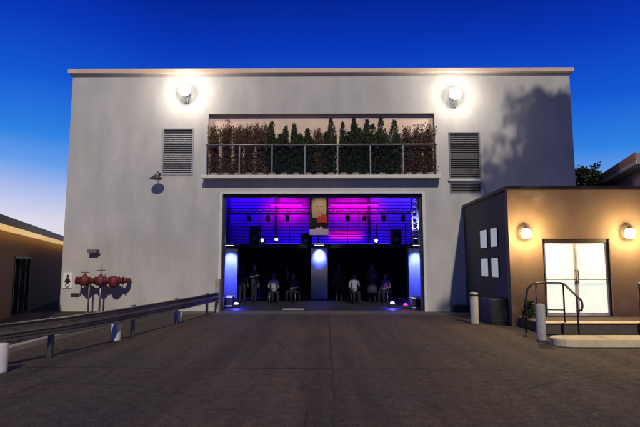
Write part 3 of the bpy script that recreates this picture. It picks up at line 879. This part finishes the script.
# small white sign with a black figure
o = empty('pictogram_sign', 'small white sign with a black figure near the left corner of the hall', 'sign', (-9.3, FY - .004, 1.10))
MB().box(-.17, .17, -.02, 0, -.28, .28, .006).build('plate', M['white'], o)
b = MB()
b.bm.faces.new([b.bm.verts.new((u, -.0235, w)) for u, w in oval(0, .15, .05, .05)])
b.bm.faces.new([b.bm.verts.new((u, -.0235, w)) for u, w in ((-.05, .09), (.05, .09), (.12, -.06), (.06, -.06), (.045, -.10), (-.045, -.10), (-.06, -.06), (-.12, -.06))])
for k in range(16):
    a, c = 2 * math.pi * k / 16, 2 * math.pi * (k + 1) / 16
    b.quad(*[(r_ * math.cos(q), -.0235, -.175 + r_ * math.sin(q)) for r_, q in ((.055, a), (.082, a), (.082, c), (.055, c))])
b.build('figure_print', M['inkblack'], o, flip=False)
o = empty('wall_vent', 'small dark slotted vent low on the grey wall under the white sign', 'vent', (-9.0, FY - .004, .58))
MB().box(-.16, .16, -.02, 0, -.06, .06, .005).build('frame', M['grey_metal'], o)
b = MB()
for i in range(3): b.box(-.14, .14, -.028, -.021, -.045 + i * .032, -.025 + i * .032)
b.build('slats', M['black'], o)
# maroon pipe valve assembly on legs
o = empty('valve_assembly', 'dark maroon pipe valve assembly on thin grey legs before the grey wall', 'pipe valves', (-7.92, FY - .45, .0))
o.scale = (.88, .9, 1)
MB().tube([(-.95, 0, 1.10), (.95, 0, 1.10)], .10, 16).build('pipe', M['maroon'], o)
for x in (-.93, -.80, -.44, -.18, .24, .38, .76, .93):
    MB().lathe([(.145, -.02), (.145, .02)], (x, 0, 1.10), 18, 'x').build('flange', M['maroon'], o)
for x, hh in ((-.62, .12), (.03, .36)):
    vv = MB().lathe([(.15, -.17), (.19, -.05), (.17, .10), (.08, .17), (.05, .24)], (x, 0, 1.10), 16).build('valve_body', M['maroon'], o)
    MB().tube([(x, 0, 1.32), (x, 0, 1.34 + hh)], .014, 8).build('valve_stem', M['grey_metal'], vv)
    w_ = MB()
    ring = [(x + .14 * math.cos(2 * math.pi * k / 16), .14 * math.sin(2 * math.pi * k / 16), 1.36 + hh * .3) for k in range(17)]
    w_.tube(ring, .014, 6); w_.tube([(x - .14, 0, 1.36 + hh * .3), (x + .14, 0, 1.36 + hh * .3)], .01, 6); w_.tube([(x, -.14, 1.36 + hh * .3), (x, .14, 1.36 + hh * .3)], .01, 6)
    w_.build('handwheel', M['maroon'], vv)
vb = MB().lathe([(.10, -.2), (.18, -.12), (.19, 0), (.18, .12), (.10, .2)], (.56, 0, 1.06), 16).build('check_valve', M['maroon'], o)
for x in (-.42, .03):
    MB().tube([(x, 0, .0), (x, 0, 1.0)], .035, 10).build('leg', M['grey_metal'], o)
    MB().box(x - .09, x + .09, -.09, .09, .005, .02).build('foot_plate', M['grey_metal'], o)
MB().tube([(.92, 0, 1.10), (1.0, .1, 1.10), (1.0, .43, 1.10)], .09, 12).build('elbow', M['maroon'], o)
# low dark planter-like block at the base of the right of the facade
tag(MB().box(-.32, .2, -.22, .0, .004, .25, .015).build('concrete_block', M['slate'], loc=(4.86, FY - .06, 0)), 'low dark block on the ground between the doorway and the annex', 'block')

# ================================================================== LEFT RAIL AND BOLLARDS
path = [(-6.4, 5.2), (-5.6, 6.6), (-5.12, 7.7), (-4.72, 8.9), (-4.4, 10.6), (-4.04, 13.8), (-3.76, 17.1)]
gr = empty('guard_rail', 'long dark steel guard rail along the left edge of the driveway', 'guard rail', (-4.3, 11, 0))
prof = [(.03, .70), (.055, .685), (.0, .635), (.0, .60), (.06, .565), (.06, .53), (.0, .495), (.0, .46), (.055, .41), (.03, .395)]
b = MB(); rings = []
for i, (x, y) in enumerate(path):
    a = Vector(path[max(0, i - 1)]); c = Vector(path[min(len(path) - 1, i + 1)])
    d = (c - a).normalized(); nrm = Vector((d.y, -d.x))
    rings.append([b.bm.verts.new((x + nrm.x * u + 4.3, y + nrm.y * u - 11, z)) for u, z in prof])
for r1, r2 in zip(rings, rings[1:]):
    for k in range(len(prof) - 1):
        b.bm.faces.new((r1[k], r1[k + 1], r2[k + 1], r2[k]))
ob = b.build('beam', M['galv'], gr)
for (x, y) in ((-5.43, 6.8), (-4.73, 8.72), (-4.27, 11.2), (-4.01, 13.6), (-3.78, 16.2)):
    MB().lathe([(.022, 0), (.02, .02)], (x + 4.3, y - 11, .547), 8, 'x').build('bolt', M['grey_metal'], gr)
so = ob.modifiers.new('Solid', 'SOLIDIFY'); so.thickness = .008
for (x, y) in ((-5.52, 6.8), (-4.82, 8.7), (-4.35, 11.2), (-4.09, 13.6), (-3.86, 16.2)):
    MB().box(x - .08 + 4.3, x - .01 + 4.3, y - .05 - 11, y + .05 - 11, .0, .72, .006).build('rail_post', M['galv'], gr)
MB().box(-3.86 + 4.3, -3.70 + 4.3, 17.12 - 11, 17.30 - 11, .0, 1.15, .01).build('end_post', M['kerb'], gr)
def bollard(x, y, h, r, m, label, group=None, cap=False):
    o = empty('bollard', label, 'bollard', (x, y, 0), group)
    MB().lathe([(r * 1.02, 0), (r, .03), (r, h - .03), (r * .9, h - .008), (r * .6, h)], (0, 0, 0), 22).build('post', m, o)
    if cap:
        MB().lathe([(r * 1.12, h - .10), (r * 1.12, h - .05)], (0, 0, 0), 22).build('band', M['black'], o)
    return o
GB = 'short pale bollards along the guard rail'
bollard(-4.92, 7.45, .44, .10, M['bollard'], 'short pale bollard under the near end of the guard rail', GB)
bollard(-4.52, 10.6, .42, .10, M['bollard'], 'short pale bollard under the middle of the guard rail', GB)
bollard(-4.24, 14.2, .42, .10, M['bollard'], 'short pale bollard under the far stretch of the guard rail', GB)
bollard(4.22, 13.75, .88, .115, M['bollard_grey'], 'grey banded bollard in front of the dark side wall of the annex', 'tall bollards by the annex', True)
bollard(4.74, 10.75, .78, .10, M['bollard_grey'], 'tan grey bollard at the rounded end of the cream kerb', 'tall bollards by the annex')

# ================================================================== RIGHT ANNEX
AX, AY, AZ = 5.1, 13.3, 3.72
AX1 = 12.4
an = empty('side_annex', 'low tan flat roofed annex with lit double doors and dark side wall', 'building', (AX, AY, 0))
def ap(mb, name, m, parent=None):
    o = mb.build(name, m, parent or an, shift=(AX, AY, 0) if parent is None else None)
    if parent is None: o.location = (0, 0, 0)
    return o
ADX0, ADX1, ADZ0, ADZ1 = 6.02, 7.86, .25, 2.36
ap(MB().wall('x', AX + .002, AX1, -.1, AZ, AY, AY + .25, [(ADX0, ADX1, -.1, ADZ1)]), 'wall', M['tan'])
wins = [(14.12, 14.78, 2.16, 2.78), (15.0, 15.76, 2.16, 2.78), (14.12, 14.78, 1.26, 1.88), (15.0, 15.76, 1.26, 1.88)]
ap(MB().wall('y', AY + .252, FY - .004, -.1, AZ, AX, AX + .22, wins), 'side_wall', M['slate'])
for w in wins:
    f = MB(); y0, y1, z0, z1 = w
    f.box(AX - .02, AX + .06, y0 + .002, y0 + .03, z0 + .002, z1 - .002)
    f.box(AX - .02, AX + .06, y1 - .03, y1 - .002, z0 + .002, z1 - .002)
    f.box(AX - .018, AX + .06, y0 + .031, y1 - .031, z1 - .03, z1 - .002)
    f.box(AX - .018, AX + .06, y0 + .031, y1 - .031, z0 + .002, z0 + .03)
    fr = ap(f, 'window', M['slate'])
    MB().box(.0, .02, y0 + .025 - AY, y1 - .025 - AY, z0 + .025, z1 - .025).build('pane', M['winglow'], fr)
ap(MB().box(AX1 - .25, AX1, AY + .252, FY - .004, -.1, AZ - .002), 'far_wall', M['tan'])
ap(MB().box(AX + .23, AX1 - .26, AY + .26, FY - .006, AZ - .4, AZ - .2), 'roof', M['roof'])
pc = MB(); pc.box(AX - .05, AX1 + .05, AY - .05, AY + .3, AZ + .003, AZ + .11, .01); pc.box(AX - .05, AX + .27, AY + .303, FY - .006, AZ + .003, AZ + .108, .01)
ap(pc, 'parapet_cap', M['doorframe'])
# doors
f = MB()
f.box(ADX0 + .002, ADX0 + .05, AY + .05, AY + .2, ADZ0, ADZ1 - .002); f.box(ADX1 - .05, ADX1 - .002, AY + .05, AY + .2, ADZ0, ADZ1 - .002)
f.box(ADX0 + .051, ADX1 - .051, AY + .048, AY + .2, ADZ1 - .10, ADZ1 - .002)
ap(f, 'door_frame', M['doorframe'])
mid = (ADX0 + ADX1) / 2
for x0, x1, hs in ((ADX0 + .055, mid - .008, 1), (mid + .008, ADX1 - .055, -1)):
    d = MB(); t = .045
    z0, z1 = ADZ0 + .012, ADZ1 - .105
    d.box(x0, x0 + t, AY + .09, AY + .14, z0, z1); d.box(x1 - t, x1, AY + .09, AY + .14, z0, z1)
    d.box(x0 + t + .001, x1 - t - .001, AY + .09, AY + .14, z1 - t, z1); d.box(x0 + t + .001, x1 - t - .001, AY + .09, AY + .14, z0, z0 + .09)
    do = ap(d, 'door_leaf', M['white'])
    px0, px1 = x0 + t - AX, x1 - t - AX
    MB().box(px0 + .002, px1 - .002, .105, .115, z0 + .085, z1 - t + .005).build('glass', M['doorglow'], do)
    MB().tube([(px0 - .01, .06, 1.25), (px1 + .01, .06, 1.25)], .016, 8).build('push_bar', M['grey_metal'], do)
    hx = (px1 + .02) if hs == 1 else (px0 - .02)
    MB().tube([(hx, .085, 1.15), (hx, .03, 1.15), (hx, .03, 1.5), (hx, .085, 1.5)], .011, 8).build('handle', M['black'], do)
ap(MB().box(ADX0, ADX1, AY + .252, AY + .27, ADZ0, ADZ1), 'vestibule_backing', M['white'])
# landing, kerb
lg = MB().box(5.25, 12.3, 11.62, AY - .004, .0, .25, .02)
tag(lg.build('landing', M['landing']), kind='structure')
tag(MB().box(5.23, 12.3, 11.585, 11.90, .252, .285, .01).build('landing_edge_kerb', M['cream']), kind='structure')
kb = MB()
poly = []
x0, x1, y0, y1, rr = 4.72, 40, 9.92, 10.62, .34
for a in range(180, 271, 15): poly.append((x0 + rr + rr * math.cos(R(a)), y0 + rr + rr * math.sin(R(a))))
poly += [(x1, y0), (x1, y1)]
for a in range(90, 181, 15): poly.append((x0 + rr + rr * math.cos(R(a)), y1 - rr + rr * math.sin(R(a))))
kb.prism(poly, -.05, .13, 'z')
bmesh.ops.bevel(kb.bm, geom=[e for e in kb.bm.edges if all(v.co.z > .1 for v in e.verts)], offset=.025, segments=2, affect='EDGES')
tag(kb.build('landing_kerb', M['cream']), kind='structure')
# handrails
def handrail(x0, sgn, label):
    o = empty('handrail', label, 'handrail', (x0, 11.72, .25), 'black handrails of the landing')
    s = sgn
    MB().tube([(-.86 * s, .12, -.23), (-.84 * s, .10, .55), (-.80 * s, .06, .82), (-.70 * s, .02, .93), (-.5 * s, 0, .96), (-.1 * s, 0, .96), (-.02 * s, -.03, .955), (0, -.1, .94), (0, -.62, .70), (0, -.78, .63), (0, -.86, .58), (0, -.88, .48), (0, -.83, .38), (0, -.66, .36)], .024, 10).build('top_rail', M['black'], o)
    MB().tube([(-.62 * s, .01, .0), (-.62 * s, .0, .95)], .02, 8).build('post', M['black'], o)
    MB().tube([(0, -.05, .0), (0, -.06, .93)], .02, 8).build('post', M['black'], o)
    MB().tube([(0, -.66, -.25), (0, -.66, .68)], .02, 8).build('post', M['black'], o)
    MB().tube([(-.84 * s, .10, .30), (-.62 * s, .02, .32), (0, -.05, .32)], .014, 8).build('lower_rail', M['black'], o)
    return o
handrail(5.72, 1, 'black pipe handrail with looped end left of the lit double doors')
handrail(7.52, -1, 'black pipe handrail right of the lit double doors, at the picture edge')
# wall sconces
def sconce(x, label):
    o = empty('wall_sconce', label, 'wall lamp', (x, AY - .004, 2.50), 'lit warm wall lamps on the annex')
    MB().box(-.06, .06, -.025, 0, -.12, .12, .006).build('wall_plate', M['doorframe'], o)
    MB().lathe([(.07, -.14), (.125, -.10), (.14, .02), (.11, .10), (.05, .14)], (0, -.155, 0), 18).build('lamp_shade', M['warmlens'], o)
    MB().lathe([(.055, .142), (.06, .16), (.02, .19)], (0, -.14, 0), 14).build('finial', M['doorframe'], o)
    lamp('sconce_lamp', 'POINT', (0, -.32, -.03), 250, (1, .66, .29), o, size=.10)
sconce(5.52, 'glowing warm wall lamp left of the lit double doors')
sconce(8.34, 'glowing warm wall lamp right of the lit double doors')
# dark cabinet against the side wall
o = empty('utility_cabinet', 'low black cabinet on the ground against the dark side wall of the annex', 'cabinet', (4.84, 13.95, 0))
MB().box(-.22, .25, -.42, .42, .06, .70, .015).build('body', M['black'], o)
MB().box(-.20, .23, -.38, .38, 0.002, .058).build('plinth', M['slate'], o)
MB().box(-.232, -.222, -.38, .38, .12, .64).build('door', M['slate'], o)
MB().tube([(-.235, .25, .34), (-.26, .25, .34), (-.26, .25, .46), (-.235, .25, .46)], .01, 6).build('handle', M['grey_metal'], o)
# low shrubs between annex wall and handrail
def low_shrub(loc, r, h, label, n=900, group='low shrubs by the landing'):
    o = empty('low_shrub', label, 'shrub', loc, group)
    st = MB(); b = MB()
    for _ in range(10):
        a = random.uniform(0, 6.28); q = random.uniform(.2, 1) * r
        st.tube([(0, 0, 0), (q * .5 * math.cos(a), q * .5 * math.sin(a), h * .5), (q * math.cos(a), q * math.sin(a), h * random.uniform(.6, .95))], [.012, .009, .003], 5)
    for _ in range(n):
        a = random.uniform(0, 6.28); z = random.uniform(.12, 1) * h; rr_ = r * (1 - .55 * (z / h) ** 2) * (1 + .2 * math.sin(3 * a + z * 9))
        q = rr_ * math.sqrt(random.random())
        b.leaf((q * math.cos(a), q * math.sin(a), z), random.uniform(.05, .10), None, 2)
    st.build('stem', M['bark'], o); b.build('foliage', M['leaf'], o, flip=False)
low_shrub((5.42, 12.95, .25), .17, .42, 'small green shrub on the landing behind the left handrail', 900, None)

# ================================================================== LEFT LOW BUILDING
ang = math.atan2(4.06, 11.2)
lb = empty('brown_building', 'low dark brown building with golden lit eave beyond the guard rail', 'building', (-9.74, 14.8, 0), rz=ang)
# local: +y runs away along the wall, +x faces the driveway
lb_w = MB().wall('y', -3.2, 24, -.1, 2.715, -.25, 0, [(.72, 2.9, -.1, 1.95)])
lb_w.build('wall', M['brown'], lb)
MB().box(-8, -.252, -3.2, -2.95, -.1, 2.715).build('end_wall', M['brown'], lb)
MB().box(-8, -.252, 23.75, 24, -.1, 2.715).build('end_wall', M['brown'], lb)
MB().box(-8, -7.75, -2.94, 23.74, -.1, 2.715).build('back_wall', M['brown'], lb)
rf = MB().box(-8.3, .42, -3.6, 24.4, 2.72, 2.96, .01).build('roof', M['roof'], lb)
MB().box(.423, .455, -3.6, 24.4, 2.74, 2.94).build('fascia', M['black'], rf)
sl = MB().box(.40, .46, -3.4, 24.2, 2.55, 2.706).build('eave_light', M['soffit_lamp'], lb)
for i in range(8):
    MB().box(-.0, .398, -3.3 + i * 3.9, -3.26 + i * 3.9, 2.64, 2.69).build('light_bracket', M['black'], sl)
for i in range(5):
    lamp('eave_lamp', 'AREA', (.30, -1 + i * 4.2, 2.62), 6, (1, .62, .2), lb, (-.9, 0, .2), size=4.0, size_y=.03).data.shape = 'RECTANGLE'
df = MB()
for y in (.72, 1.42, 2.16, 2.84):
    df.box(-.2, .02, y + .002, y + .058, .0, 1.94)
df.box(-.2, .018, .78, 2.838, 1.86, 1.948)
dfo = df.build('door_frame', M['greenframe'], lb)
MB().box(-.12, -.10, .76, 2.86, .0, 1.87).build('door_glass', M['darkglass'], dfo)

# ================================================================== RIGHT FAR BUILDING
ang2 = -math.atan2(.277, 1)
rb = empty('mauve_building', 'mauve building with a rust edged roof beyond the annex', 'building', (11.3, 16.9, 0), rz=ang2)
MB().box(0, 9, -.6, 14, -.1, 5.05).build('wall', M['mauve'], rb)
rr2 = MB().box(-.45, 9.3, -1.0, 14.3, 5.053, 5.42, .012).build('roof', M['roof'], rb)
MB().box(-.49, -.453, -1.0, 14.3, 5.20, 5.46).build('fascia', M['rust'], rr2)
MB().box(-.475, -.453, -1.0, 14.3, 5.06, 5.197).build('lower_fascia', M['coping'], rr2)

# ================================================================== TREES
def tree(loc, H, blobs, label, leafmat, n_leaf, size, lean=(0, 0), tr=.2, group=None):
    o = empty('broadleaf_tree', label, 'tree', loc, group)
    t = MB()
    top_ = Vector((lean[0], lean[1], H))
    base = [Vector((0, 0, -.05)), Vector((lean[0] * .15, lean[1] * .15, H * .25)), Vector((lean[0] * .5, lean[1] * .5, H * .55)), top_]
    t.tube(base, [tr * 1.25, tr, tr * .7, tr * .25], 12)
    t.build('trunk', M['bark'], o)
    lm = MB(); b = MB()
    blobs = [bb if len(bb) == 3 else (*bb, 1) for bb in blobs]
    per = [bb[1] ** 2 * bb[2] for bb in blobs]; tot = sum(per)
    for (c, r, _dn), w in zip(blobs, per):
        c = Vector(c)
        zz = max(H * .25, min(H * .9, c.z - r * 1.1)); s0 = base[1].lerp(top_, max(0, (zz - H * .25) / (H * .75)))
        lm.tube([s0, s0.lerp(c, .5) + Vector((0, 0, r * .15)), c], [tr * .45, tr * .26, tr * .1], 7)
        for k in range(5):
            dd = Vector((random.gauss(0, 1), random.gauss(0, 1), random.gauss(0, .8))).normalized() * r * .85
            lm.tube([c, c + dd * .55, c + dd], [tr * .1, tr * .06, tr * .02], 5)
        clumps = []
        for _ in range(max(9, int(22 * (r / 1.0)))):
            dd = Vector((random.gauss(0, 1), random.gauss(0, 1), random.gauss(0, .75))).normalized() * r * random.uniform(.35, 1)
            clumps.append((c + dd, r * random.uniform(.16, .40)))
        for _ in range(int(n_leaf * w / tot)):
            q, s = random.choice(clumps)
            p = q + Vector((random.gauss(0, .5), random.gauss(0, .5), random.gauss(0, .42))) * s
            b.leaf(p, size * random.uniform(.6, 1.3), None, 1.7)
    lm.build('limbs', M['bark'], o)
    b.build('crown', M[leafmat], o, flip=False)
    return o
# tall tree beside the annex forecourt: shades the right of the hall
kx, kz = math.tan(R(SUN_AZ)), math.tan(R(SUN_ELEV)) / math.cos(R(SUN_AZ))
def back(x, z, y, y_wall=FY):       # point at depth y that shades wall point (x, z)
    d = y_wall - y
    return (x + d * kx, y, z + d * kz)
TX, TY = 10.2, 9.0
sh = [((8.2, 7.7), .55, .5), ((8.9, 7.3), .7, .8), ((8.0, 7.0), .5, .5), ((8.9, 6.5), .85, 1), ((8.3, 6.0), .7, .9), ((7.7, 6.1), .5, .5), ((8.9, 5.6), .95, 1), ((8.0, 5.2), .8, .9), ((8.8, 4.6), 1.0, 1.1), ((7.5, 4.9), .7, .8), ((6.9, 4.5), .6, .7), ((6.4, 4.2), .5, .5), ((8.0, 4.2), .8, 1.1), ((9.7, 6.8), .9, .6), ((9.9, 5.3), 1.0, .6), ((7.3, 3.9), .7, 1), ((7.2, 6.7), .7, .14), ((6.6, 5.5), .8, .12), ((7.3, 7.7), .6, .12), ((6.0, 4.8), .6, .14)]
bl = []
for (x, z), r, dn in sh:
    p = back(x, z, TY + random.uniform(-.8, .8))
    bl.append(((p[0] - TX, p[1] - TY, p[2]), r, dn))
bl += [((2.2, -.6, 13.0), 1.0), ((1.4, 0, 15.6), .9)]
tree((TX, TY, 0), 14.0, bl, 'tall leafy tree standing on the forecourt in front of the annex, off to the right', 'leaf', 42000, .20, (.6, 0), .26, 'trees of the forecourt')
# second, lower tree added out of view to block the key from the annex front
TX2, TY2 = 8.8, 7.2
bl = []
for x, z, r in ((5.3, 3.4, .7), (6.2, 3.2, .9), (7.2, 3.3, .9), (8.2, 3.3, .9), (9.2, 3.2, 1.0), (5.4, 2.2, .8), (6.4, 1.9, 1.0), (7.5, 2.0, 1.0), (8.6, 1.9, 1.0), (9.4, 1.8, .9), (5.5, .9, .8), (6.5, .7, .9), (7.6, .7, .9), (8.7, .7, .9)):
    y = TY2 - .4 + random.uniform(-.5, .5)
    p = back(x, z, y, AY)
    bl.append(((p[0] - TX2, p[1] - TY2, p[2]), r))
tree((TX2, TY2, 0), 6.8, bl, 'unseen low spreading tree added to keep the key light off the annex front', 'leaf', 16000, .17, (0, 0), .22, 'trees of the forecourt')
# dark tree behind the annex
tree((10.9, 20.2, 0), 5.6, [((.0, .0, 5.2), .75), ((.45, 0, 5.55), .42), ((-.5, .1, 5.4), .55), ((.6, .1, 4.8), .6), ((-.3, 0, 4.5), .8), ((.2, .2, 4.0), .8)], 'dark tree rising behind the annex at the right corner of the hall', 'leaf_dark', 7000, .13, (0, 0), .13)
